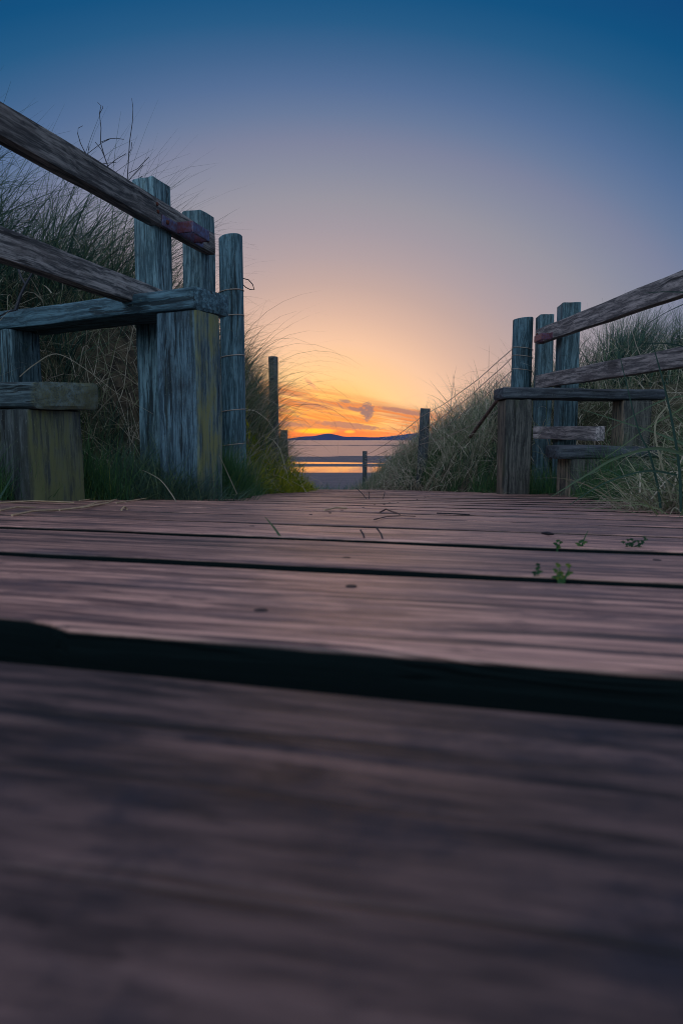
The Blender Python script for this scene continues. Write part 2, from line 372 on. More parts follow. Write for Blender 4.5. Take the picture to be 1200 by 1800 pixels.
def lin_space(*segs):
    out_ = []
    for a, b_, n in segs: out_ += list(np.linspace(a, b_, n, endpoint=False))
    return np.array(out_)
xs = lin_space((-9000, -300, 8), (-300, -40, 14), (-40, -8, 24), (-8, -2, 50), (-2, 2, 110), (2, 8, 50), (8, 40, 24), (40, 300, 14), (300, 9001, 8))
ys = lin_space((-9000, -60, 8), (-60, -8, 14), (-8, 0.6, 26), (0.6, 8, 150), (8, 20, 60), (20, 58, 50), (58, 170, 170), (170, 400, 20), (400, 560, 40), (560, 9001, 12))
GX, GY = np.meshgrid(xs, ys)
V = np.stack([GX, GY, ground(GX, GY)], -1).reshape(-1, 3)
nx, ny = len(xs), len(ys)
I = np.arange(nx * ny).reshape(ny, nx)
F = np.stack([I[:-1, :-1], I[:-1, 1:], I[1:, 1:], I[1:, :-1]], -1).reshape(-1, 4)
m, q, p = mat_new('dune_sand')
geo = q.n('ShaderNodeNewGeometry'); gx, gy, gz = q.sep(geo.outputs['Position'])
n_a = q.noise(geo.outputs['Position'], 22.0, 5, 0.65); n_b = q.noise(geo.outputs['Position'], 1.3, 4, 0.6)
soil = q.mix(q.rng(n_a, 0.35, 0.68), (0.035, 0.032, 0.028, 1), (0.13, 0.105, 0.075, 1))
soil = q.mix(q.m('MULTIPLY', q.rng(n_b, 0.45, 0.65), 0.6), soil, (0.04, 0.055, 0.03, 1))
n_c = q.noise(q.mapping(geo.outputs['Position'], (0.25, 0.6, 1)), 1.0, 5, 0.6)
beach = q.mix(q.rng(n_c, 0.3, 0.7), (0.05, 0.065, 0.095, 1), (0.085, 0.10, 0.135, 1))
fb = q.rng(gy, 34, 52)
q.link(q.mix(fb, soil, beach), p.inputs['Base Color'])
q.link(q.rng(fb, 0, 1, 0.9, 0.62), p.inputs['Roughness']); p.inputs['Specular IOR Level'].default_value = 0.08
bm = q.n('ShaderNodeBump'); bm.inputs['Strength'].default_value = 0.6; bm.inputs['Distance'].default_value = 0.02
q.link(n_a, bm.inputs['Height']); q.link(bm.outputs[0], p.inputs['Normal'])
tag(link_obj('ground', mesh_np('ground', V, F), m), kind='structure')

# water: a calm runnel on the beach and the open sea behind the bars
def water(name, scale, strength, dist, rough, colr):
    m, q, p = mat_new(name)
    geo = q.n('ShaderNodeNewGeometry')
    n = q.noise(q.mapping(geo.outputs['Position'], scale), 1.0, 4, 0.55)
    bm = q.n('ShaderNodeBump'); bm.inputs['Strength'].default_value = strength; bm.inputs['Distance'].default_value = dist
    q.link(n, bm.inputs['Height']); q.link(bm.outputs[0], p.inputs['Normal'])
    p.inputs['Base Color'].default_value = colr; p.inputs['Roughness'].default_value = rough; p.inputs['IOR'].default_value = 1.33
    p.inputs['Specular IOR Level'].default_value = 0.5
    return m
def sheet(name, x0, x1, y0, y1, z, mat):
    return tag(link_obj(name, mesh_np(name, [(x0, y0, z), (x1, y0, z), (x1, y1, z), (x0, y1, z)], [(0, 1, 2, 3)], False), mat), kind='structure')
sheet('tidal_pool', -900, 900, 66, 146, -4.0, water('calm_water', (0.3, 0.5, 1), 0.25, 0.02, 0.03, (0.03, 0.04, 0.05, 1)))
sheet('sea', -12000, 12000, 146, 14000, -4.0, water('sea_water', (0.05, 0.16, 1), 1.0, 0.8, 0.30, (0.13, 0.08, 0.14, 1)))

# far hills across the bay
hp = np.array([(-1400, 3), (-900, 6), (-300, 5), (200, 4), (420, 5), (507, 3.2), (530, 5.5), (552, 7.5), (566, 10.0), (577, 11.2), (588, 9.6), (600, 6.6), (612, 5.6), (622, 6.2), (640, 5.0), (655, 4.6), (672, 5.6), (688, 6.2), (705, 8.6), (722, 11.0), (740, 11.8), (770, 11.0), (810, 8.5), (900, 5.5), (1100, 6), (1500, 9), (2200, 4)])
D = 5200.0
hx = np.linspace(-8500, 7000, 620); hy = np.linspace(0, 1, 14)
HX, HY = np.meshgrid(hx, hy)
prof = np.interp(HX / D * 1200 + 600, hp[:, 0], hp[:, 1]) * D / 1200
prof = prof + 3.0 * pn(HX, HY * 300, 60, 1.0) + 1.6 * pn(HX, HY * 300, 22, 2.0)
HZ = -4.5 + np.maximum(prof, 2) * np.sin(np.pi * HY) ** 0.8 * 1.06
V = np.stack([HX, D - 500 + HY * 1400, HZ], -1).reshape(-1, 3)
I = np.arange(len(hx) * len(hy)).reshape(len(hy), len(hx))
F = np.stack([I[:-1, :-1], I[:-1, 1:], I[1:, 1:], I[1:, :-1]], -1).reshape(-1, 4)
m, q, p = mat_new('far_hillside')
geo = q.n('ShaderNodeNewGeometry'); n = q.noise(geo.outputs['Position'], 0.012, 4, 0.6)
q.link(q.mix(n, (0.05, 0.075, 0.17, 1), (0.075, 0.10, 0.21, 1)), p.inputs['Base Color']); p.inputs['Roughness'].default_value = 1.0  # blue of the distant haze put into the hill colour
p.inputs['Specular IOR Level'].default_value = 0.0
tag(link_obj('hills', mesh_np('hills', V, F), m), kind='structure')

# ------------------------------------------------------------------ timber
def beam(name, p0, p1, h, w, mat, parent=None, h1=None, w1=None, ref=(0, 0, 1), wob=0.002, chamfer=0.006, seg=0.025, seed=None, notch=None, sag=0.0, fib=0.0006):
    """sawn timber: local X runs along the grain, Z = height h, Y = width w; p0/p1 = axis ends"""
    p0 = Vector(p0); p1 = Vector(p1); ax = (p1 - p0); L = ax.length; ax.normalize()
    r = Vector(ref); yv = r.cross(ax).normalized(); zv = ax.cross(yv)
    Mx = Matrix((ax, yv, zv)).transposed().to_4x4(); Mx.translation = p0
    h1 = h if h1 is None else h1; w1 = w if w1 is None else w1
    sd = random.uniform(0, 100) if seed is None else seed
    c = chamfer; prof = []
    ns = 5
    a_, b2 = 0.5, 0.5
    corners = [(1, 1), (-1, 1), (-1, -1), (1, -1)]
    # (sy, sz, offy, offz): chamfered corner by three points each, sides split
    ring = []
    for i, (sy, sz) in enumerate(corners):
        st_ = [(0, c), (c * .3, c * .3), (c, 0)] if i in (0, 2) else [(c, 0), (c * .3, c * .3), (0, c)]
        for oy, oz in st_: ring.append((sy, sz, oy, oz))
        nsy, nsz = corners[(i + 1) % 4]
        last = ring[-1]
        for k in range(1, ns):
            f = k / ns
            ring.append((sy + (nsy - sy) * f, sz + (nsz - sz) * f, 0.0, 0.0))
    nseg = max(3, int(L / seg)); R = len(ring); V = []; 
    xs_ = [0.0, c * .5] + [L * k / nseg for k in range(1, nseg)] + [L - c * .5, L]
    for k, x in enumerate(xs_):
        f = x / L; hh = h + (h1 - h) * f; ww = w + (w1 - w) * f
        inset = c * .8 if k in (0, len(xs_) - 1) else 0.0
        for j, (sy, sz, oy, oz) in enumerate(ring):
            y = sy * (ww / 2 - inset) - math.copysign(oy, sy) if oy else sy * (ww / 2 - inset)
            z = sz * (hh / 2 - inset) - math.copysign(oz, sz) if oz else sz * (hh / 2 - inset)
            n = mnoise.noise(Vector((x * 4 + sd, y * 9, z * 9))); n2_ = mnoise.noise(Vector((x * 9 + sd, y * 150, z * 150 + 7)))
            n3_ = mnoise.noise(Vector((x * 4 + sd, y * 9 + 31, z * 9)))
            edge = 1.0 + (1.2 if (oy or oz) else 0)
            y += n * wob * edge + sy * n2_ * fib; z += n3_ * wob * edge + sz * n2_ * fib - sag * 4 * f * (1 - f)
            if notch: y, z = notch(x, y, z, sy, sz)
            xx = x + (mnoise.noise(Vector((y * 40, z * 40, sd))) * c * .6 if k in (0, len(xs_) - 1) else 0)
            V.append((xx, y, z))
    F = []
    for k in range(len(xs_) - 1):
        for j in range(R):
            j2 = (j + 1) % R
            F.append((k * R + j, k * R + j2, (k + 1) * R + j2, (k + 1) * R + j))
    n0 = len(V); V.append((0.0, 0, 0)); V.append((L, 0, -0.0))
    last = (len(xs_) - 1) * R
    for j in range(R):
        j2 = (j + 1) % R
        F.append((n0, j2, j)); F.append((n0 + 1, last + j, last + j2))
    me = mesh_py(name, V, F, True, 35)
    return link_obj(name, me, mat, parent, Mx)

def boxm(name, c, ax, size, mat, parent, bev=0.002, ref=(0, 0, 1)):
    """small metal box centred at c; size = (along ax, width, height)"""
    c = Vector(c); ax = Vector(ax).normalized()
    return beam(name, c - ax * size[0] / 2, c + ax * size[0] / 2, size[2], size[1], mat, parent, ref=ref, wob=0.0003, chamfer=bev, seg=0.05, fib=0)

def tube(name, pts, r, mat, parent=None, n=6, rr=None):
    """round section following pts; origin at the first point"""
    P = [Vector(p_) for p_ in pts]; o = P[0].copy(); V = []; F = []
    up = Vector((0.13, 0.21, 0.97))
    for i, p_ in enumerate(P):
        t = (P[min(i + 1, len(P) - 1)] - P[max(i - 1, 0)]).normalized()
        s = t.cross(up); s = s.normalized() if s.length > 1e-4 else t.orthogonal().normalized()
        w_ = s.cross(t); rad = rr[i] if rr else r
        for k in range(n):
            a = 2 * math.pi * k / n; V.append(tuple(p_ - o + (s * math.cos(a) + w_ * math.sin(a)) * rad))
    for i in range(len(P) - 1):
        for k in range(n):
            k2 = (k + 1) % n; F.append((i * n + k, i * n + k2, (i + 1) * n + k2, (i + 1) * n + k))
    F.append(tuple(range(n))[::-1]); F.append(tuple(range((len(P) - 1) * n, len(P) * n)))
    return link_obj(name, mesh_py(name, V, F, True, 60), mat, parent, Matrix.Translation(o))

def round_post(name, base, top, r, mat, parent):
    """turned post: long axis local X so the grain runs up it"""
    base = Vector(base); top = Vector(top); ax = (top - base); L = ax.length; ax.normalize()
    yv = Vector((0, 1, 0)).cross(ax).normalized(); zv = ax.cross(yv)
    Mx = Matrix((ax, yv, zv)).transposed().to_4x4(); Mx.translation = base
    V = []; F = []; n = 40; K = 44; sd = random.uniform(0, 50)
    xs_ = [L * k / K for k in range(K)] + [L - 0.004, L]
    for i, x in enumerate(xs_):
        for k in range(n):
            a = 2 * math.pi * k / n
            rad = r * (1.02 - 0.05 * x / L) + 0.0022 * mnoise.noise(Vector((math.cos(a) * 1.2, math.sin(a) * 1.2, x * 2 + sd))) + 0.0006 * mnoise.noise(Vector((math.cos(a) * 9, math.sin(a) * 9, x * 6)))
            if i == len(xs_) - 1: rad -= 0.004
            crack = -0.006 * math.exp(-((a - 1.1) / 0.05) ** 2)
            rad += crack
            V.append((x + (0.006 * math.cos(a) if i >= K else 0), math.cos(a) * rad, math.sin(a) * rad))
    for i in range(len(xs_) - 1):
        for k in range(n):
            k2 = (k + 1) % n; F.append((i * n + k, i * n + k2, (i + 1) * n + k2, (i + 1) * n + k))
    c0 = len(V); V.append((L, 0, 0))
    l = (len(xs_) - 1) * n
    for k in range(n): F.append((c0, l + k, l + (k + 1) % n))
    return link_obj(name, mesh_py(name, V, F, True, 40), mat, parent, Mx)

def gz_at(x, y): return float(ground(np.array(x), np.array(y)))

# ------------------------------------------------------------------ boardwalk
walk = empty('boardwalk', (0.1, 3.0, -0.3), 'low boardwalk of reddish brown weathered boards laid crosswise down to the beach', 'boardwalk')
TB = Vector((0.972, -0.233, 0)); NBd = Vector((0.233, 0.972, 0))
pitch = 0.2045; r_first = 0.18                 # far edge of the nearest board, measured along NBd
nb = 31
for k in range(-2, nb):
    gap = random.choice((0.015, 0.018, 0.022, 0.028)) if k > 2 else 0.025
    if k == -1: gap = 0.012
    r1 = r_first + k * pitch - gap / 2; r0 = r_first + (k - 1) * pitch + gap / 2
    if k == 0: r1 = r_first - 0.014
    if k == 1: r0 = r_first + 0.013
    rc = (r0 + r1) / 2
    if rc > 6.45: break
    def end(EX, s_guess):
        s = s_guess
        for _ in range(12):
            yv = rc * NBd.y + s * TB.y; s = (float(np.interp(yv, *EX)) - rc * NBd.x) / TB.x
        return s
    s0 = end(LE, -1.0) - random.uniform(0, 0.03); s1 = end(RE, 0.9) + random.uniform(0, 0.03)
    th = 0.034
    dz = random.uniform(-0.0004, 0.0004)
    if k <= 0: dz = -0.004
    if k == 1: dz = 0.0
    pts = []
    for s in (s0, s1):
        P_ = NBd * rc + TB * s
        pts.append(Vector((P_.x, P_.y, float(deck_z(P_.x, P_.y)) + dz - th / 2)))
    nf = None
    if k == 1:
        def nf(x, y, z, sy, sz, s0=s0):
            d = (-0.146 - (s0 + x)) / 0.012                  # splintered corner on the near edge
            if y < -0.06 and -0.4 < s0 + x < -0.09:
                f = max(0.0, min(1.0, d + 0.25 * math.sin(x * 190)))
                y += 0.011 * f * (1 if sz > -0.2 else 0.4)
            return y, z
    # sideways pitch of the walk is in the two end heights; forward fall comes from the reference axis
    if k == 0:
        w_ = r1 - r0; q1 = NBd * (0.5 * w_ - 0.0205); q0 = NBd * (-0.0208); q1.z = -0.065 * q1.y; q0.z = -0.065 * q0.y
        beam('board', pts[0] + q1 + Vector((0, 0, 0.0000)), pts[1] + q1 + Vector((0, 0, -0.0012)), th, 0.041, M['deck_falloff'], walk, ref=Vector((0.0, 0.065, 1)), wob=0.0005, chamfer=0.0022, seg=0.012, fib=0.0004)
        bo = beam('board', pts[0] + q0 + Vector((0, 0, 0.0006)), pts[1] + q0 + Vector((0, 0, 0.0002)), th, w_ - 0.0425, M['deck_falloff'], walk, ref=Vector((0.0, 0.065, 1)), wob=0.0007, chamfer=0.0035, seg=0.012, fib=0.0004)
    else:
        bo = beam('board', pts[0], pts[1], th, r1 - r0, M['deck_falloff'] if k <= 0 else M['deck'], walk, ref=Vector((0.0, 0.065 + (0.0 if k < 1 else random.uniform(0.004, 0.012)), 1)), wob=0.0007, chamfer=0.0024, seg=0.012 if k < 6 else 0.03, notch=nf, fib=0.0004)
    # nails
    for s in ((-0.085, 0.12, 0.42) if k < 3 else (-0.3, 0.42)):
        for off in (0.3, 0.72):
            if random.random() < 0.25: continue
            so_ = s + random.uniform(-0.02, 0.02); rr_ = r0 + (r1 - r0) * off
            P_ = NBd * rr_ + TB * so_
            P_.z = float(deck_z(P_.x, P_.y)) + dz
            tube('nail', [P_ + Vector((0, 0, -0.004)), P_ + Vector((0, 0, 0.0002))], 0.0028, M['nail'], bo, 10)
for xo in (-0.36, 0.12, 0.42):
    a0 = Vector((xo - 0.05, -0.4, float(deck_z(0, -0.4)) - 0.034 - 0.045)); a1 = Vector((xo, 6.3, float(deck_z(0, 6.3)) - 0.034 - 0.05))
    beam('joist', a0, a1, 0.07, 0.06, M['joist'], walk, seg=0.2)

# ------------------------------------------------------------------ left rail fence
DL = Vector((0.286, 0.958, 0)); NL = Vector((0.958, -0.286, 0))          # along the fence, towards the path
fl = empty('rail_fence', (-0.6, 2.4, -0.2), 'nearer two-rail timber fence on the left with a metal latch loop', 'fence')
def sq_post(fence, cx, cy, top, w, ang, mat, base=None, h=None):
    bz = base if base is not None else gz_at(cx, cy) - 0.25
    a = math.radians(ang)
    return beam('post', (cx, cy, bz), (cx, cy, top), h or w, w, mat, fence, ref=(math.sin(a), math.cos(a), 0), wob=0.0022, chamfer=0.005)
def rotc(corner, ang, w, d):
    """centre of a post from its near corner; ang = heading of its depth axis"""
    a = math.radians(ang); dep = Vector((math.sin(a), math.cos(a))); lat = Vector((math.cos(a), -math.sin(a)))
    return corner, dep, lat
def post_by_corner(fence, pxx, d, top_y, wf, wr, ang, mat, side):
    """near corner at photo column pxx; front face of width wf extends to the left (side=-1) or right (+1)"""
    cpt = px(pxx, top_y, d); a = math.radians(ang)
    dep = Vector((math.sin(a), math.cos(a), 0)); lat = Vector((math.cos(a), -math.sin(a), 0)) * side
    c = cpt + lat * wf / 2 + dep * wr / 2
    return beam('post', (c.x, c.y, gz_at(c.x, c.y) - 0.25), (c.x, c.y, cpt.z), wr, wf, mat, fence, ref=dep, wob=0.002, chamfer=0.005)
post_by_corner(fl, 270, 2.28, 309, 0.084, 0.098, 19, M['post'], -1)
post_by_corner(fl, 353, 2.60, 367, 0.080, 0.098, 19, M['post'], -1)
beam('post', (-1.06, 0.92, -0.35), (-1.06, 0.92, 0.88), 0.09, 0.09, M['post'], fl, ref=DL)
def rail_left(z_top, hgt, y0, y1, mat, sag=0.0):
    th = 0.042
    f0 = Vector((-0.474 - 0.2985 * (2.62 - y0), y0, z_top - hgt / 2)); f1 = Vector((-0.474 - 0.2985 * (2.62 - y1), y1, z_top - hgt / 2))
    return beam('rail', f0 - NL * th / 2, f1 - NL * th / 2, hgt, th, mat, fl, wob=0.0012, chamfer=0.0016, sag=sag)
r1_ = rail_left(0.762, 0.076, 0.78, 2.635, M['rail'])
rail_left(0.483, 0.070, 0.78, 2.345, M['rail'])
# latch: back plate on the rail with a standing-out loop
def on_rail(y, z, outw): return Vector((-0.474 - 0.2985 * (2.62 - y), y, z)) + NL * outw
latch = beam('latch_plate', on_rail(2.275, 0.700, 0.003), on_rail(2.535, 0.700, 0.003), 0.034, 0.006, M['plate'], fl, wob=0.0003, chamfer=0.001, fib=0)
lp_z = 0.702
boxm('loop', on_rail(2.365, lp_z, 0.030), NL, (0.055, 0.006, 0.036), M['loop'], latch)
boxm('loop', on_rail(2.475, lp_z, 0.030), NL, (0.055, 0.006, 0.036), M['loop'], latch)
boxm('loop', on_rail(2.420, lp_z, 0.059), DL, (0.116, 0.006, 0.036), M['plate'], latch)
for yy_ in (2.30, 2.515):
    boxm('bolt', on_rail(yy_, 0.700, 0.008), NL, (0.008, 0.012, 0.012), M['rust'], latch)
for yy_ in (2.262, 2.58):
    for zz_ in (0.72, 0.742):
        boxm('nail', on_rail(yy_ + random.uniform(-.01, .01), zz_, 0.001), NL, (0.006, 0.010, 0.010), M['rust'], r1_)

# ------------------------------------------------------------------ stile steps
def step(label, O, ang, length, width, thick, legs, mt, ml, group, wob=0.003, taper=0.0):
    """O = near top corner; tread runs along t, its end face along w. legs = (s, along, across, base z, offset across)"""
    a = math.radians(ang)
    O = Vector(O)
    if ang_side[0] < 0: t = Vector((-math.cos(a), math.sin(a), 0)); w = Vector((math.sin(a), math.cos(a), 0))
    else: t = Vector((math.cos(a), math.sin(a), 0)); w = Vector((-math.sin(a), math.cos(a), 0))
    e = empty('stile_step', (O.x + t.x * 0.1, O.y + t.y * 0.1, legs[0][3]), label, 'step', group)
    c = O + w * width / 2 - Vector((0, 0, thick / 2))
    beam('tread', c, c + t * length, thick, width, mt, e, wob=wob, chamfer=0.010, h1=thick * (1 - taper), fib=0.001)
    for (s, al, ac, bz, off, mat) in legs:
        q0 = O + t * (s + al / 2) + w * (off + ac / 2)
        beam('leg', (q0.x, q0.y, bz), (q0.x, q0.y, O.z - thick - 0.001), ac, al, mat, e, ref=w, wob=0.0032, chamfer=0.007, fib=0.001)
    return e
ang_side = [-1]
step('tall left stile step, thick blue grey plank on a square post green with algae', (-0.418, 2.0, 0.437), 27, 1.15, 0.166, 0.062,
     [(0.004, 0.145, 0.118, -0.34, 0.006, M['leg']), (0.786, 0.145, 0.124, -0.30, 0.0, M['post'])], M['tread'], M['leg'], 'stile steps')
step('low left stile step, stubby plank on a broad block in the near left corner', (-0.677, 1.53, 0.134), 28, 0.80, 0.182, 0.063,
     [(0.025, 0.19, 0.152, -0.30, 0.0, M['leg_block'])], M['tread_algae'], M['leg'], 'stile steps', wob=0.005)
ang_side = [1]
step('tall right stile step, long dark bench-like plank on square posts', tuple(px(883, 681, 3.3)), 5.7, 0.825, 0.142, 0.055,
     [(0.018, 0.130, 0.126, -0.50, 0.0, M['leg_brown']), (0.610, 0.150, 0.11, -0.45, 0.01, M['leg_brown'])], M['tread_dark'], M['leg_brown'], 'stile steps', wob=0.004, taper=0.06)
step('low right stile step, short dark plank on one post half hidden in grass', tuple(px(981, 785, 2.95)), 5.7, 0.47, 0.150, 0.052,
     [(0.056, 0.14, 0.14, -0.45, 0.0, M['leg_brown'])], M['tread_dark'], M['leg_brown'], 'stile steps', wob=0.005)

# ------------------------------------------------------------------ right rail fence
fr = empty('rail_fence', (1.15, 3.4, -0.25), 'farther pinkish grey rail fence on the right dune with a rusty red latch', 'fence')
post_by_corner(fr, 989, 3.64, 531, 0.094, 0.135, 4, M['post'], 1)
post_by_corner(fr, 949, 3.97, 552, 0.080, 0.130, 4, M['post'], 1)
beam('post', (1.33, 1.5, -0.3), (1.33, 1.5, 0.72), 0.09, 0.09, M['post'], fr)
def rail_right(ya0, yb0, da, ya1, yb1, db, x0=940, x1=1200, ext=0.9, th=0.040, mat=None):
    a_t, a_b = px(x0, ya0, da), px(x0, yb0, da); b_t, b_b = px(x1, ya1, db), px(x1, yb1, db)
    d = (b_t - a_t).normalized(); nrm = Vector((-d.y, d.x, 0)).normalized()   # away from the path
    if nrm.x < 0: nrm = -nrm
    pa = (a_t + a_b) / 2 + nrm * th / 2; pb = (b_t + b_b) / 2 + nrm * th / 2
    L0 = (pb - pa).length; k = ext / L0
    h0 = (a_t - a_b).length; h1 = (b_t - b_b).length
    return beam('rail', pa, pb + (pb - pa) * k, h0, th, mat or M['rail_grey'], fr, h1=h1 + (h1 - h0) * k * 0, wob=0.0012, chamfer=0.0016)
rr1 = rail_right(580, 605, 3.86, 472, 519, 2.50)
rail_right(660, 683, 3.86, 608, 645, 2.52)
rail_right(750, 771, 3.88, 749, 775, 3.28, x0=936, x1=1046, ext=0.0, th=0.05)
# rusty latch on the right top rail
lc = px(957, 594, 3.70)
lat2 = boxm('latch_plate', lc + Vector((0.014, 0, 0.006)), (0.06, -1, 0), (0.15, 0.006, 0.030), M['loop'], fr)
boxm('loop', lc + Vector((-0.012, 0.055, 0)), (-1, 0, 0), (0.05, 0.006, 0.034), M['loop'], lat2)
boxm('loop', lc + Vector((-0.008, -0.055, 0)), (-1, 0, 0), (0.05, 0.006, 0.034), M['loop'], lat2)
boxm('loop', lc + Vector((-0.036, 0, 0)), (0.04, -1, 0), (0.116, 0.006, 0.034), M['loop'], lat2)
for (xx_, yy_) in ((978, 572), (983, 576), (979, 583), (985, 584), (943, 588)):
    boxm('nail', px(xx_, yy_, 3.60 if xx_ > 960 else 3.82), (-1, 0, 0), (0.008, 0.011, 0.014), M['rust'], rr1)

# ------------------------------------------------------------------ wire fences
def sagwire(name, pts, parent, r=0.0022, sag=0.02, mat=None):
    P = []
    for a, c in zip(pts[:-1], pts[1:]):
        a = Vector(a); c = Vector(c); n = 10
        for i in range(n):
            f = i / n; p_ = a.lerp(c, f); p_.z -= sag * 4 * f * (1 - f); p_.x += 0.004 * math.sin(f * 17 + a.z * 40); P.append(p_)
    P.append(Vector(pts[-1]))
    return tube(name, P, r, mat or M['wire'], parent, 5)
def wrap(post_c, r, z, parent, tilt=0.0):
    P = [Vector((post_c[0] + r * math.cos(a), post_c[1] + r * math.sin(a), z + tilt * math.cos(a))) for a in np.linspace(0, 2 * math.pi, 25)]
    return tube('wire', P, 0.0018, M['wire'], parent, 5)

wl = empty('wire_fence', (-0.47, 2.9, -0.25), 'left wire fence from the blue round strainer post to small square posts in tall grass', 'fence')
rp = px(405, 416, 2.87); cL = (rp.x, rp.y)
round_post('round_post', (rp.x + 0.004, rp.y, -0.55), (rp.x, rp.y, rp.z), 0.049, M['round'], wl)
L1 = px(480, 627, 5.2); L2 = px(499, 756, 7.4)
def small_post(fence, c, w, lean=(0, 0), base=None, mat=None):
    bz = (gz_at(c.x, c.y) if base is None else base) - 0.3
    return beam('post', (c.x + lean[0], c.y + lean[1], bz), tuple(c), w, w, mat or M['leg_brown'], fence, ref=(0.1, 1, 0), wob=0.002, chamfer=0.004)
small_post(wl, L1, 0.062, mat=M['dark_post']); small_post(wl, L2, 0.072, mat=M['dark_post'])
for z in (0.60, 0.50, 0.34, 0.12, -0.02):
    wrap(cL, 0.0505, z, wl, 0.006)
    zz1 = L1.z - (0.85 - z) * 0.72
    if 0.2 < z < 0.4: sagwire('wire', [(rp.x + 0.045, rp.y + 0.02, z), (L1.x, L1.y - 0.034, zz1), (L2.x, L2.y, zz1 - 0.55)], wl, 0.0016)
# loose curl of wire on the post
tube('wire', [Vector((rp.x + 0.045, rp.y, 0.655)), px(437, 492, 2.9), px(444, 500, 2.9), px(447, 509, 2.9), px(440, 509, 2.9), px(432, 505, 2.9), px(427, 500, 2.9)], 0.0022, M['twig'], wl, 5)

wr = empty('wire_fence', (1.0, 4.0, -0.3), 'right wire fence running from a round strainer post down past small posts to the beach', 'fence')
fp = px(919, 560, 4.12); cR = (fp.x, fp.y)
round_post('round_post', (fp.x - 0.01, fp.y, -0.65), (fp.x, fp.y, fp.z), 0.060, M['round'], wr)
R1 = px(747, 718, 5.5); R2 = px(641, 793, 10.0)
small_post(wr, R1, 0.078, (-0.035, 0), None, M['dark_post']); small_post(wr, R2, 0.064, (0, 0), -0.75, M['dark_post'])
for (yF, y1, y2) in ((613, 733, 800), (627, 757, 806), (651, 774, 812), (705, 781, 820)):
    a = px(900, yF, 4.11); c = px(739, y1, 5.45); e = px(641, y2, 9.96)
    sagwire('wire', [a, c, e], wr, 0.0026, 0.035)
    if yF < 700: wrap(cR, 0.0615, a.z, wr, -0.008)
# leaning brace pole behind the tall right step
tube('brace', [px(826, 768, 4.6), px(850, 735, 4.35), px(878, 697, 4.1)], 0.011, M['chip'], wr, 10)

# ------------------------------------------------------------------ grass
def blades(root, length, az, tilt0, bend, width, tint, K=6, taper=0.9, floor=True):
    root = np.asarray(root, float); n = len(root)
    pts = np.zeros((n, K + 1, 3)); pts[:, 0] = root
    wig = rng.normal(0, 0.10, (n, K)); 
    for k in range(K):
        th = tilt0 + bend * ((k + 0.5) / K) ** 1.25
        a = az + np.cumsum(wig, 1)[:, k] * 0.6
        d = np.stack([np.sin(th) * np.cos(a), np.sin(th) * np.sin(a), np.cos(th)], -1)
        pts[:, k + 1] = pts[:, k] + d * (length / K)[:, None]
    if floor:
        g = ground(pts[:, 1:, 0], pts[:, 1:, 1]) + 0.006
        pts[:, 1:, 2] = np.maximum(pts[:, 1:, 2], g)
    f = np.linspace(0, 1, K + 1)
    wd = width[:, None] * (1 - taper * f ** 1.6)[None, :] * 0.5
    yaw = az + math.pi / 2 + rng.normal(0, 0.5, n)
    side = np.stack([np.cos(yaw), np.sin(yaw), rng.normal(0, 0.25, n)], -1)
    side /= np.linalg.norm(side, axis=1, keepdims=True)
    A = pts - side[:, None, :] * wd[..., None]; B_ = pts + side[:, None, :] * wd[..., None]
    V = np.stack([A, B_], 2).reshape(n, (K + 1) * 2, 3)
    idx = np.arange(K) * 2
    q_ = np.stack([idx, idx + 1, idx + 3, idx + 2], -1)
    F = (q_[None] + (np.arange(n) * (K + 1) * 2)[:, None, None]).reshape(-1, 4)
    T = np.repeat(tint[:, None], (K + 1) * 2, 1)
    return V.reshape(-1, 3), F, T.ravel()

def merge(parts):
    V = []; F = []; T = []; o = 0
    for v_, f_, t_ in parts:
        V.append(v_); F.append(f_ + o); T.append(t_); o += len(v_)
    return np.concatenate(V), np.concatenate(F), np.concatenate(T)

def stuff(name, parts, mat, label, cat):
    V, F, T = merge(parts)
    o = link_obj(name, mesh_np(name, V, F, True, {'tint': T}), mat)
    return tag(o, label, cat, kind='stuff')

def clump(cx, cy, n, rad, l0, l1, lean_az=0.0, spread=0.9, tilt=0.25, bend=1.0, tint=(0.05, 0.55), w=(0.0026, 0.0056), K=6, dz=-0.01):
    r = rad * np.sqrt(rng.random(n)); a = rng.random(n) * 2 * math.pi
    x = cx + r * np.cos(a); y = cy + r * np.sin(a)
    z = ground(x, y) + dz
    L = rng.uniform(l0, l1, n)
    az = np.where(rng.random(n) < 0.75, rng.normal(lean_az, spread, n), a)
    t0 = np.abs(rng.normal(tilt, 0.16, n)); bd = np.abs(rng.normal(bend, 0.45, n))
    ti = np.clip(rng.uniform(tint[0], tint[1], n) + rng.normal(0, 0.07, n), 0, 1)
    return blades(np.stack([x, y, z], -1), L, az, t0, bd, rng.uniform(w[0], w[1], n), ti, K)

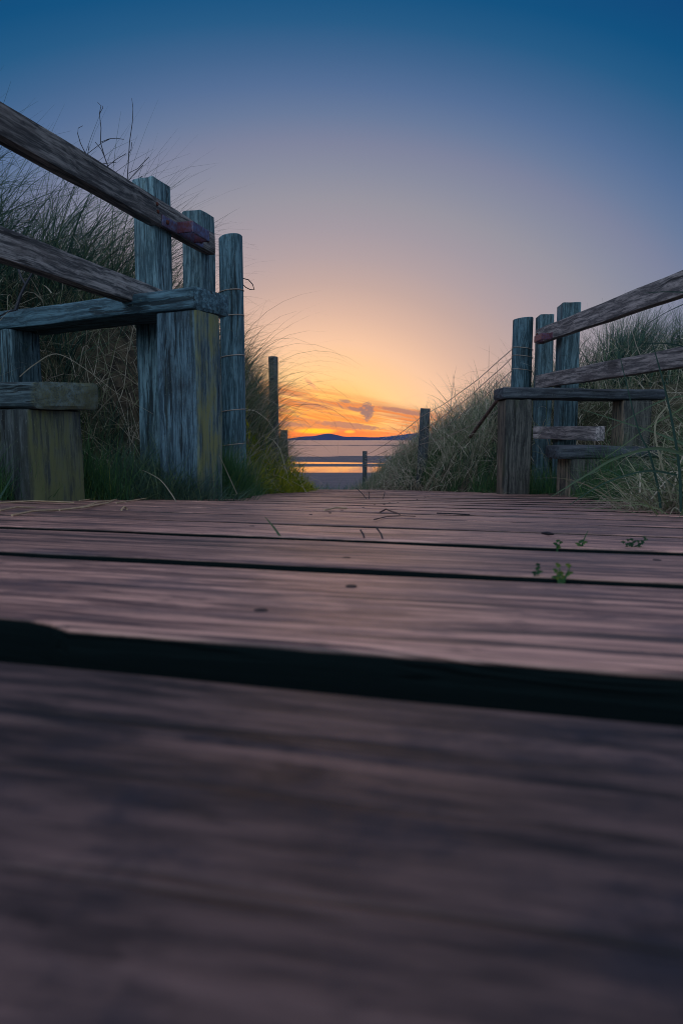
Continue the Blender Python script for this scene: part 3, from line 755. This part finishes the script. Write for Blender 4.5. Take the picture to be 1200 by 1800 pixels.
def field_clumps(side, N, y0, y1, depth, nbl, lens, tint, bend=1.0, tilt=0.3, lean=0.0, minoff=0.05, w=(0.0026, 0.0056)):
    parts = []
    for i in range(N):
        y = y0 + (y1 - y0) * random.random() ** 1.25
        lim = 0.5 * y + 0.7
        if side < 0:
            e = float(np.interp(y, *XL)); off = minoff + depth * random.random() ** 1.3; x = e - off
            if x < -lim: continue
        else:
            e = float(np.interp(y, *XR)); off = minoff + depth * random.random() ** 1.3; x = e + off
            if x > lim: continue
        k = min(1.0, 0.40 + off * 0.75) * random.uniform(0.8, 1.15)
        k *= random.choice((0.6, 0.8, 1.0, 1.15))
        if side > 0: k = min(k, 0.95) * (0.5 if y < 2.4 else 1.0)
        tl, th_ = tint; sh = random.choice((-0.14, -0.08, 0.0, 0.10, 0.28))
        parts.append(clump(x, y, int(nbl * random.uniform(0.7, 1.3)), random.uniform(0.03, 0.09), lens[0] * k, lens[1] * k, lean, 0.9, tilt, bend, (tl + sh, th_ + sh), w))
    return parts

PL = field_clumps(-1, 330, 1.5, 7.5, 2.6, 52, (0.36, 0.72), (0.02, 0.55), 1.15, 0.30, 0.0)
# the crest that stands against the sky behind the rails
for i in range(70):
    y = random.uniform(2.3, 4.6); x = float(np.interp(y, *XL)) - random.uniform(0.45, 1.7)
    PL.append(clump(x, y, 34, 0.08, 0.50, 0.98, 0.05, 0.45, 0.35, 1.2, (0.0, 0.40), (0.003, 0.006), 7))
# tall arching blades over the path beyond the round post
for (x, y, n) in ((-0.60, 3.35, 60), (-0.66, 3.7, 80), (-0.62, 4.1, 80), (-0.58, 4.6, 70), (-0.72, 3.5, 70), (-0.60, 5.3, 60), (-0.80, 4.2, 90), (-0.75, 4.8, 80)):
    PL.append(clump(x - 0.06, y, int(n * 0.6), 0.08, 0.32, 0.60, 0.0, 0.9, 0.18, 1.5, (0.15, 0.9)))
for i in range(34):
    y = random.uniform(3.2, 4.6); x = float(np.interp(y, *XL)) - random.uniform(0.08, 0.26)
    PL.append(clump(x, y, 42, 0.05, 0.26, 0.58, 0.0, 1.6, 0.14, 1.3, (0.25, 1.0)))
for i in range(14):
    PL.append(clump(random.uniform(-0.62, -0.48), random.uniform(3.15, 4.2), 7, 0.05, 0.60, 0.95, 0.0, 0.35, 0.25, 1.9, (0.2, 0.8), (0.003, 0.005), 9))
stuff('marram_grass', PL, M['marram'], 'dense windblown marram grass covering the left dune behind the fence', 'grass')
PR = field_clumps(1, 260, 1.7, 8.5, 2.6, 50, (0.30, 0.60), (0.08, 0.78), 1.15, 0.28, 0.2)
for i in range(46):
    a = random.random(); cx, cy = random.choice(((1.72, 4.5), (1.85, 4.7), (2.25, 4.5), (2.45, 4.4)))
    PR.append(clump(cx + random.gauss(0, 0.11), cy + random.gauss(0, 0.15), 60, 0.08, 0.40, 0.64, 0.3, 0.7, 0.22, 0.9, (0.0, 0.35)))
for i in range(40):
    y = random.uniform(4.0, 6.5); x = float(np.interp(y, *XR)) + random.uniform(0.10, 0.6)
    PR.append(clump(x, y, random.choice((12, 25, 45)), 0.06, 0.16, random.choice((0.3, 0.42, 0.6)), 0.0, 1.8, 0.25, 0.9, (0.45, 1.0), (0.003, 0.0065)))
stuff('marram_grass', PR, M['marram'], 'mixed brown and green marram grass covering the right dune', 'grass')

# dead thatch on the banks
def thatch(side, n, y0, y1, depth, tm=0.84):
    y = y0 + (y1 - y0) * rng.random(n) ** 1.2
    e = np.interp(y, *(XL if side < 0 else XR)); off = depth * rng.random(n) ** 1.4 - 0.04
    x = e - off if side < 0 else e + off
    keep = np.abs(x) < 0.5 * y + 0.6; x, y = x[keep], y[keep]; n = len(x)
    near = np.where((side > 0) & (y < 2.6), 0.35, 1.0)
    z = ground(x, y) + rng.random(n) ** 2 * 0.28 * near
    return blades(np.stack([x, y, z], -1), rng.uniform(0.12, 0.50, n) * (0.3 + 0.7 * near), rng.random(n) * 6.28, rng.uniform(0.5, 1.5, n), rng.uniform(0.2, 2.0, n),
                  rng.uniform(0.0026, 0.0058, n), np.clip(rng.normal(tm, 0.17, n), 0, 1), 5)
stuff('dead_grass', [thatch(-1, 5200, 1.4, 6.5, 1.2)], M['marram'], 'tangled pale dead grass lying over the left bank', 'grass')
stuff('dead_grass', [thatch(1, 3800, 1.3, 3.2, 1.3, 0.68), thatch(1, 4600, 3.2, 7.0, 1.1, 0.80)], M['marram'], 'tangled straw-coloured dead grass lying over the right bank', 'grass')

# short turf along both edges of the boards
def turf(side, n, y0, y1, l, spread=0.16, inset=0.02):
    y = y0 + (y1 - y0) * rng.random(n) ** 1.3
    ed = np.interp(y, *(LE if side < 0 else RE))
    off = np.abs(rng.normal(0, spread, n)) - inset
    x = ed - off if side < 0 else ed + off
    gap_ = pn(x, y, 0.22, 9.0) + rng.normal(0, 0.15, n) > -0.05
    x, y = x[gap_], y[gap_]; n = len(x)
    z = np.maximum(ground(x, y), deck_z(x, y) - 0.045)
    L = rng.uniform(l * 0.3, l * 1.25, n) * (1 + 0.6 * pn(x, y, 0.2, 3.0))
    return blades(np.stack([x, y, z], -1), L, rng.random(n) * 6.28, np.abs(rng.normal(0.25, 0.2, n)), np.abs(rng.normal(0.7, 0.4, n)),
                  rng.uniform(0.0012, 0.0026, n), np.clip(rng.normal(0.30, 0.2, n), 0, 1), 4, floor=False)
stuff('turf', [turf(-1, 16000, 1.5, 6.4, 0.15), turf(-1, 9000, 1.8, 2.5, 0.20, 0.10, 0.0)], M['turf'], 'short dark green grass growing along the left edge of the boards', 'grass')
stuff('turf', [turf(1, 16000, 1.5, 6.4, 0.16)], M['turf'], 'short dark green grass growing along the right edge of the boards', 'grass')

# hummocks of grass far down the path towards the beach
PF = []
for i in range(90):
    y = random.uniform(17, 34); x = (random.gauss(-0.036, 0.014) if random.random() < 0.6 else random.gauss(0.035, 0.02)) * y
    PF.append(clump(x, y, 60, 0.45, 0.20, 0.62, 0, 1.8, 0.4, 0.9, (0.1, 0.5), (0.010, 0.022), 4))
for i in range(60):
    y = random.uniform(7.5, 12); x = float(np.interp(y, *XR)) + random.uniform(-0.15, 0.5)
    PF.append(clump(x, y, 40, 0.12, 0.12, 0.34, 0, 1.5, 0.25, 0.6, (0.3, 0.9), (0.003, 0.006), 4))
stuff('dune_grass', PF, M['marram'], 'low grass hummocks beyond the end of the boards before the beach', 'grass')

# yellow-green herb at the foot of the left bank
def herb(name, label, spots, n, h, tint=(0.2, 1.0)):
    parts = []
    for (cx, cy, rad) in spots:
        r = rad * np.sqrt(rng.random(n)); a = rng.random(n) * 6.28
        x = cx + r * np.cos(a); y = cy + r * np.sin(a)
        z = np.maximum(ground(x, y), deck_z(x, y) - 0.04) + rng.random(n) * h * (1 - r / rad) * 0.9
        parts.append(blades(np.stack([x, y, z], -1), rng.uniform(0.04, 0.10, n), a + rng.normal(0, 0.8, n), rng.uniform(0.2, 1.3, n), rng.uniform(0.2, 1.2, n),
                            rng.uniform(0.005, 0.012, n), rng.uniform(tint[0], tint[1], n), 4, 0.95, floor=False))
    V, F, T = merge(parts); o = Vector((spots[0][0], spots[0][1], gz_at(spots[0][0], spots[0][1])))
    V = V - np.array(o)
    return tag(link_obj(name, mesh_np(name, V, F, True, {'tint': T}), M['herb'], None, Matrix.Translation(o)), label, 'plant')
herb('herb', 'bright yellow green leafy plant at the foot of the left bank beside the far boards', [(-0.41, 3.9, 0.13), (-0.36, 4.3, 0.13), (-0.37, 4.8, 0.15), (-0.50, 3.6, 0.12), (-0.47, 4.2, 0.13), (-0.36, 5.5, 0.15)], 620, 0.36)

# ------------------------------------------------------------------ plants that can be told apart
def strips(name, label, cat, lines, mat, parent=None, wscale=1.0, extra=None, group=None):
    """blades given as polylines of world points: (points, width, tint)"""
    V = []; F = []; T = []; o = Vector(lines[0][0][0])
    for pts, wd, ti in lines:
        P = [Vector(p_) for p_ in pts]
        # Catmull-Rom through the points
        Q = []
        for i in range(len(P) - 1):
            a = P[max(i - 1, 0)]; b_ = P[i]; c = P[i + 1]; d = P[min(i + 2, len(P) - 1)]
            for k in range(6):
                t = k / 6
                Q.append(0.5 * ((2 * b_) + (c - a) * t + (2 * a - 5 * b_ + 4 * c - d) * t * t + (3 * b_ - a - 3 * c + d) * t ** 3))
        Q.append(P[-1]); N = len(Q); b0 = len(V)
        for i, q_ in enumerate(Q):
            tdir = (Q[min(i + 1, N - 1)] - Q[max(i - 1, 0)]).normalized()
            sd = tdir.cross(Vector((0.25, 0.9, 0.3))); sd = sd.normalized() if sd.length > 1e-3 else Vector((1, 0, 0))
            nrm = sd.cross(tdir)
            f = i / (N - 1); hw = wd * 0.5 * (1 - 0.85 * f ** 2)
            V += [tuple(q_ - o - sd * hw), tuple(q_ - o + nrm * hw * 0.45), tuple(q_ - o + sd * hw)]; T += [ti] * 3
        for i in range(N - 1):
            k = b0 + i * 3
            F += [(k, k + 1, k + 4, k + 3), (k + 1, k + 2, k + 5, k + 4)]
    if extra is not None:
        v_, f_, t_ = extra
        F = np.concatenate([np.array(F), f_ + len(V)]); V = np.concatenate([np.array(V), v_ - np.array(o)]); T = np.concatenate([np.array(T), t_])
    ob = link_obj(name, mesh_np(name, V, F, True, {'tint': T}), mat, parent, Matrix.Translation(o))
    return tag(ob, label, cat, group)

def P3(*a): return [px(x, y, d) for x, y, d in a]
ex = clump(0.80, 1.42, 60, 0.07, 0.10, 0.28, math.pi * 0.9, 0.9, 0.35, 1.2, (0.1, 0.45), (0.002, 0.004))
strips('grass_tuft', 'tall fresh green grass tuft with long arching blades at the right edge of the boards', 'grass tuft', [
    (P3((1160, 893, 1.45), (1154, 850, 1.45), (1140, 796, 1.44), (1118, 745, 1.43), (1080, 590, 1.42)), 0.0052, 0.12),
    (P3((1196, 900, 1.35), (1193, 824, 1.35), (1180, 740, 1.34), (1163, 665, 1.33), (1141, 588, 1.32)), 0.0055, 0.10),
    (P3((1205, 800, 1.30), (1150, 788, 1.28), (1080, 806, 1.25), (1030, 835, 1.24), (968, 873, 1.22)), 0.0062, 0.42),
    (P3((1190, 835, 1.40), (1134, 828, 1.36), (1060, 850, 1.32), (998, 889, 1.28)), 0.0045, 0.25),
    (P3((1215, 790, 1.45), (1196, 778, 1.45), (1140, 757, 1.48), (1020, 719, 1.52)), 0.0058, 0.40),
    (P3((1240, 690, 1.5), (1170, 702, 1.5), (1120, 726, 1.5), (1057, 764, 1.5)), 0.0035, 0.40),
    (P3((1230, 690, 1.5), (1190, 722, 1.5), (1140, 750, 1.5), (1085, 790, 1.5), (1045, 815, 1.5)), 0.0035, 0.50),
    (P3((1260, 560, 1.3), (1220, 520, 1.3), (1180, 513, 1.3), (1130, 515, 1.3)), 0.0030, 0.08),
    (P3((1270, 650, 1.3), (1215, 615, 1.3), (1170, 604, 1.3), (1120, 604, 1.3)), 0.0034, 0.05),
    (P3((1260, 510, 1.3), (1200, 535, 1.3), (1163, 553, 1.3), (1118, 582, 1.3)), 0.0018, 0.05),
    (P3((1180, 880, 1.45), (1150, 760, 1.46), (1170, 715, 1.47), (1190, 690, 1.5)), 0.0042, 0.75),
], M['marram'], extra=ex)
def brush(name, label, cx, cy, n, r, l, tint, tilt=0.6, az=math.pi):
    v_, f_, t_ = clump(cx, cy, n, r, l * 0.5, l, az, 1.3, tilt, 1.3, tint, (0.0016, 0.0030))
    o = Vector((cx, cy, gz_at(cx, cy)))
    return tag(link_obj(name, mesh_np(name, v_ - np.array(o), f_, True, {'tint': t_}), M['marram'], None, Matrix.Translation(o)), label, 'grass tuft')
brush('dead_tuft', 'rusty brown dead grass tuft at the right edge of the boards under green blades', 0.80, 1.62, 420, 0.10, 0.22, (0.72, 0.95))
brush('grass_tuft', 'pale grass tuft fanning out at the foot of the tall right step', 0.80, 3.35, 70, 0.05, 0.22, (0.55, 0.95), 0.8)
brush('grass_tuft', 'spiky pale tuft at the far right edge of the boards left of the steps', 0.40, 5.6, 40, 0.05, 0.28, (0.5, 0.95), 0.5)
brush('grass_tuft', 'bright green short tuft beside the low left step block', -0.60, 1.85, 330, 0.08, 0.10, (0.15, 0.5), 0.4, 0.0)
brush('grass_tuft', 'dark green tuft wrapped round the base of the tall left step post', -0.39, 1.99, 620, 0.11, 0.17, (0.1, 0.45), 0.35, -0.6)
brush('grass_tuft', 'ragged green tuft hiding the left foot of the tall left step post', -0.52, 1.99, 520, 0.10, 0.19, (0.05, 0.5), 0.35, -0.3)
brush('grass_tuft', 'tall dark green grass tuft before the first left fence post, behind the tall step', -0.66, 2.16, 620, 0.10, 0.30, (0.0, 0.5), 0.3, 0.2)
brush('grass_tuft', 'long drooping pale grass between the tall left step and the round post', -0.48, 2.62, 160, 0.07, 0.40, (0.45, 0.9), 0.5, -0.4)
strips('grass_straw', 'long arching dry grass stem in front of the left bank under the tall step', 'grass stem', [
    (P3((35, 662, 1.95), (62, 640, 1.93), (100, 622, 1.9), (150, 648, 1.88), (205, 690, 1.86), (270, 728, 1.86)), 0.0028, 0.85)], M['marram'])
strips('grass_straw', 'short thick blue green grass blade before the low left step block', 'grass stem', [
    (P3((-6, 884, 1.38), (8, 862, 1.38), (23, 834, 1.38)), 0.0045, 0.3)], M['marram'])
strips('grass_straw', 'bent pale straw standing at the board edge before the tall left step', 'grass stem', [
    (P3((312, 886, 1.75), (300, 866, 1.75), (280, 842, 1.76), (250, 826, 1.77)), 0.0034, 0.95)], M['marram'])
strips('grass_straw', 'thin straight straw leaning against the right side of the tall left step post', 'grass stem', [
    (P3((417, 869, 2.1), (402, 836, 2.06), (386, 800, 2.0)), 0.0034, 0.9)], M['marram'])

# bare dry stalks rising above the left top rail
def stalk(label, d, main, branches, r=0.0024):
    e = tube('dry_weed', P3(*[(x, y, d) for x, y in main]), r, M['twig'], None, 5, [r * (1 - 0.6 * i / (len(main) - 1)) for i in range(len(main))])
    for br in branches:
        tube('branch', P3(*[(x, y, d + 0.01 * i) for i, (x, y) in enumerate(br)]), r * 0.6, M['twig'], e, 4)
    tag(e, label, 'stalk')
stalk('tallest bare dry stalk, nearly straight, just left of the first left fence post', 2.95, [(222, 352), (225, 300), (228, 250), (233, 215), (234, 190), (232, 173)],
      [[(225, 305), (243, 296), (262, 276)], [(226, 318), (240, 302), (252, 290)], [(226, 272), (231, 262), (232, 250)], [(222, 330), (238, 318), (250, 310)]])
stalk('thin crooked dry stalk with a forked hooked tip above the left top rail', 2.95, [(196, 310), (185, 278), (177, 250), (178, 225), (175, 200), (178, 186), (172, 180)],
      [[(177, 250), (192, 244), (205, 243), (218, 245)], [(175, 200), (181, 190), (180, 186)], [(185, 278), (178, 262), (168, 250)], [(190, 292), (205, 280), (222, 270)]])
stalk('curling dry stalk with a rolled tip, leftmost above the left top rail', 2.95, [(170, 305), (152, 272), (142, 252), (137, 235), (138, 225), (146, 221)],
      [[(152, 272), (165, 262), (178, 252), (196, 243)], [(160, 285), (155, 270), (157, 256)], [(165, 295), (180, 288), (205, 285)]])
stalk('dark forked twig standing behind the lower left rail', 2.3, [(28, 545), (36, 520), (45, 500), (56, 482), (62, 470)], [[(45, 500), (38, 488), (33, 474)], [(28, 545), (15, 548), (0, 556)]], 0.006)

# ------------------------------------------------------------------ small things on the boards
def on_deck(x, y, up=0.002):
    lo, hi = 0.03, 9.0
    for _ in range(50):
        mid = (lo + hi) / 2; p_ = px(x, y, mid)
        if p_.z > float(deck_z(p_.x, p_.y)): lo = mid
        else: hi = mid
    p_ = px(x, y, (lo + hi) / 2); p_.z = float(deck_z(p_.x, p_.y)) + up; return p_
straws = [
    ('pale straw lying flat across the left boards, the longest one', [(22, 909), (60, 903), (110, 897), (160, 891), (190, 888)]),
    ('curved straw on the left boards before the low step', [(105, 899), (150, 896), (190, 884), (210, 877), (230, 875)]),
    ('bleached straw nearest the left frame edge on the boards', [(0, 900), (30, 896), (62, 893)]),
    ('straw arching from the grass down onto the left boards', [(140, 882), (200, 874), (255, 871), (300, 873)]),
    ('short curled straw on the boards below the low step', [(214, 899), (219, 895), (224, 896)]),
    ('thin straw lying along a gap before the low left step', [(0, 886), (60, 884), (130, 884)]),
    ('short straw crossing the middle of the far boards', [(570, 899), (590, 896), (609, 894)]),
]
straws += [
    ('pale straw lying aslant near the low step corner', [(150, 893), (172, 886), (196, 880), (214, 878)]),
    ('short straw pointing at the low step block', [(150, 878), (158, 872), (164, 868)]),
    ('long thin straw along the left edge boards under the green tuft', [(205, 886), (260, 878), (318, 872), (350, 873)]),
    ('tiny straw on the far right boards', [(930, 866), (944, 868), (956, 866)]),
]
for lab, pl in straws:
    P = [on_deck(x, y, 0.0025 + 0.002 * math.sin(i * 2.1)) for i, (x, y) in enumerate(pl)]
    tube('straw', P, 0.0016, M['straw'], None, 5, None)
    tag(bpy.context.scene.collection.objects[-1], lab, 'straw', 'straws on the boards')
P = [on_deck(x, y, u_) for x, y, u_ in ((667, 905, .004), (678, 903, .008), (690, 906, .006), (703, 907, .003))]
tag(tube('bark_curl', P, 0.0014, M['chip'], None, 6), 'curled sliver of bark on the middle of the boards', 'bark')
P = [on_deck(x, y, .003) for x, y in ((657, 917), (680, 911), (705, 910), (730, 911))]
tag(tube('twig', P, 0.0009, M['chip'], None, 5), 'thin pale twig beside the bark curl on the boards', 'twig')
P = [on_deck(x, y, .003) for x, y in ((767, 905), (795, 906), (825, 908))]
tag(tube('twig', P, 0.0011, M['nail'], None, 6), 'straight dark twig lying right of centre on the boards', 'twig')
P = [on_deck(x, y, .003) for x, y in ((951, 942), (962, 943), (972, 944))]
tag(tube('wood_chip', P, 0.004, M['nail'], None, 6, [0.001, 0.0022, 0.001]), 'small black wood chip on the right boards', 'wood chip')

def sprout(label, x, y, stems, leaf=0.008, tint=0.5, mat='turf'):
    """seedling rooted in a gap; stems = list of (dx px, dy px) tips; leaves along each stem"""
    o = on_deck(x, y, -0.008); d = o.y; k = d / 1200.0
    lines = []
    for (sx, sy, nl) in stems:
        leaf *= 0.96; tip = o + Vector((sx * k * 0.8, random.uniform(-0.004, 0.004), -sy * k * 0.8 + 0.008))
        mid = o.lerp(tip, 0.5) + Vector((random.uniform(-.15, .15) * abs(sy) * k, 0, abs(sy) * k * 0.08))
        lines.append(([o, mid, tip], 0.0016, tint * 0.6))
        for i in range(nl):
            f = 0.35 + 0.65 * (i + 1) / nl; q_ = o.lerp(tip, f); s_ = (-1) ** i
            e = q_ + Vector((s_ * leaf * random.uniform(.7, 1.2), random.uniform(-.3, .3) * leaf, leaf * random.uniform(-0.1, .6)))
            lines.append(([q_, q_.lerp(e, .5) + Vector((0, 0, leaf * .2)), e], leaf * 0.75, min(1, tint + random.uniform(-.2, .3))))
    return strips('sprout', label, 'sprout', lines, M[mat])
sprout('leafy two-stemmed sprout in a gap, rightmost on the boards', 1113, 962, [(-22, -10, 4), (-5, -17, 4), (22, -22, 6), (16, -10, 4), (-12, -14, 4)], 0.0034, 0.0, 'turf')
sprout('tiny sprout with one long thin spike in a gap on the right boards', 1020, 961, [(16, -36, 0), (-6, -10, 3), (3, -8, 3)], 0.004, 0.4)
sprout('small low green sprout in a gap, left of the spiked one', 980, 962, [(-3, -12, 3), (5, -8, 3)], 0.0036, 0.4)
sprout('bright yellow green sprout in the wide gap on the right boards', 984, 1015, [(18, -25, 2), (0, -22, 2), (-4, -9, 4), (6, -6, 4)], 0.0035, 0.7)
sprout('dull reddish sprout in the wide gap left of the yellow green one', 938, 1011, [(2, -14, 3), (14, -20, 2)], 0.003, 0.1)
strips('sprig', 'single green grass blade leaning left out of a gap on the boards', 'grass blade', [([on_deck(497, 943, -.004), px(482, 928, on_deck(497, 943).y), px(465, 908, on_deck(497, 943).y)], 0.0026, 0.45)], M['marram'])
for lab, x0, y0, x1, y1 in (('thin dead stem leaning in a gap at the middle of the boards', 642, 948, 633, 931), ('thin dead stem right of its twin in a gap at the middle of the boards', 675, 949, 662, 928),
                            ('fine leaning stem on the far boards, leftmost of three', 644, 876, 626, 858), ('fine upright stem on the far boards, middle of three', 648, 876, 648, 864), ('fine stem leaning right on the far boards', 672, 876, 676, 864)):
    o_ = on_deck(x0, y0, -.003)
    tag(tube('dead_weed', [o_, px((x0 + x1) / 2 + 1, (y0 + y1) / 2, o_.y), px(x1, y1, o_.y)], 0.0008 if y0 > 900 else 0.0014, M['twig'], None, 5), lab, 'stem')
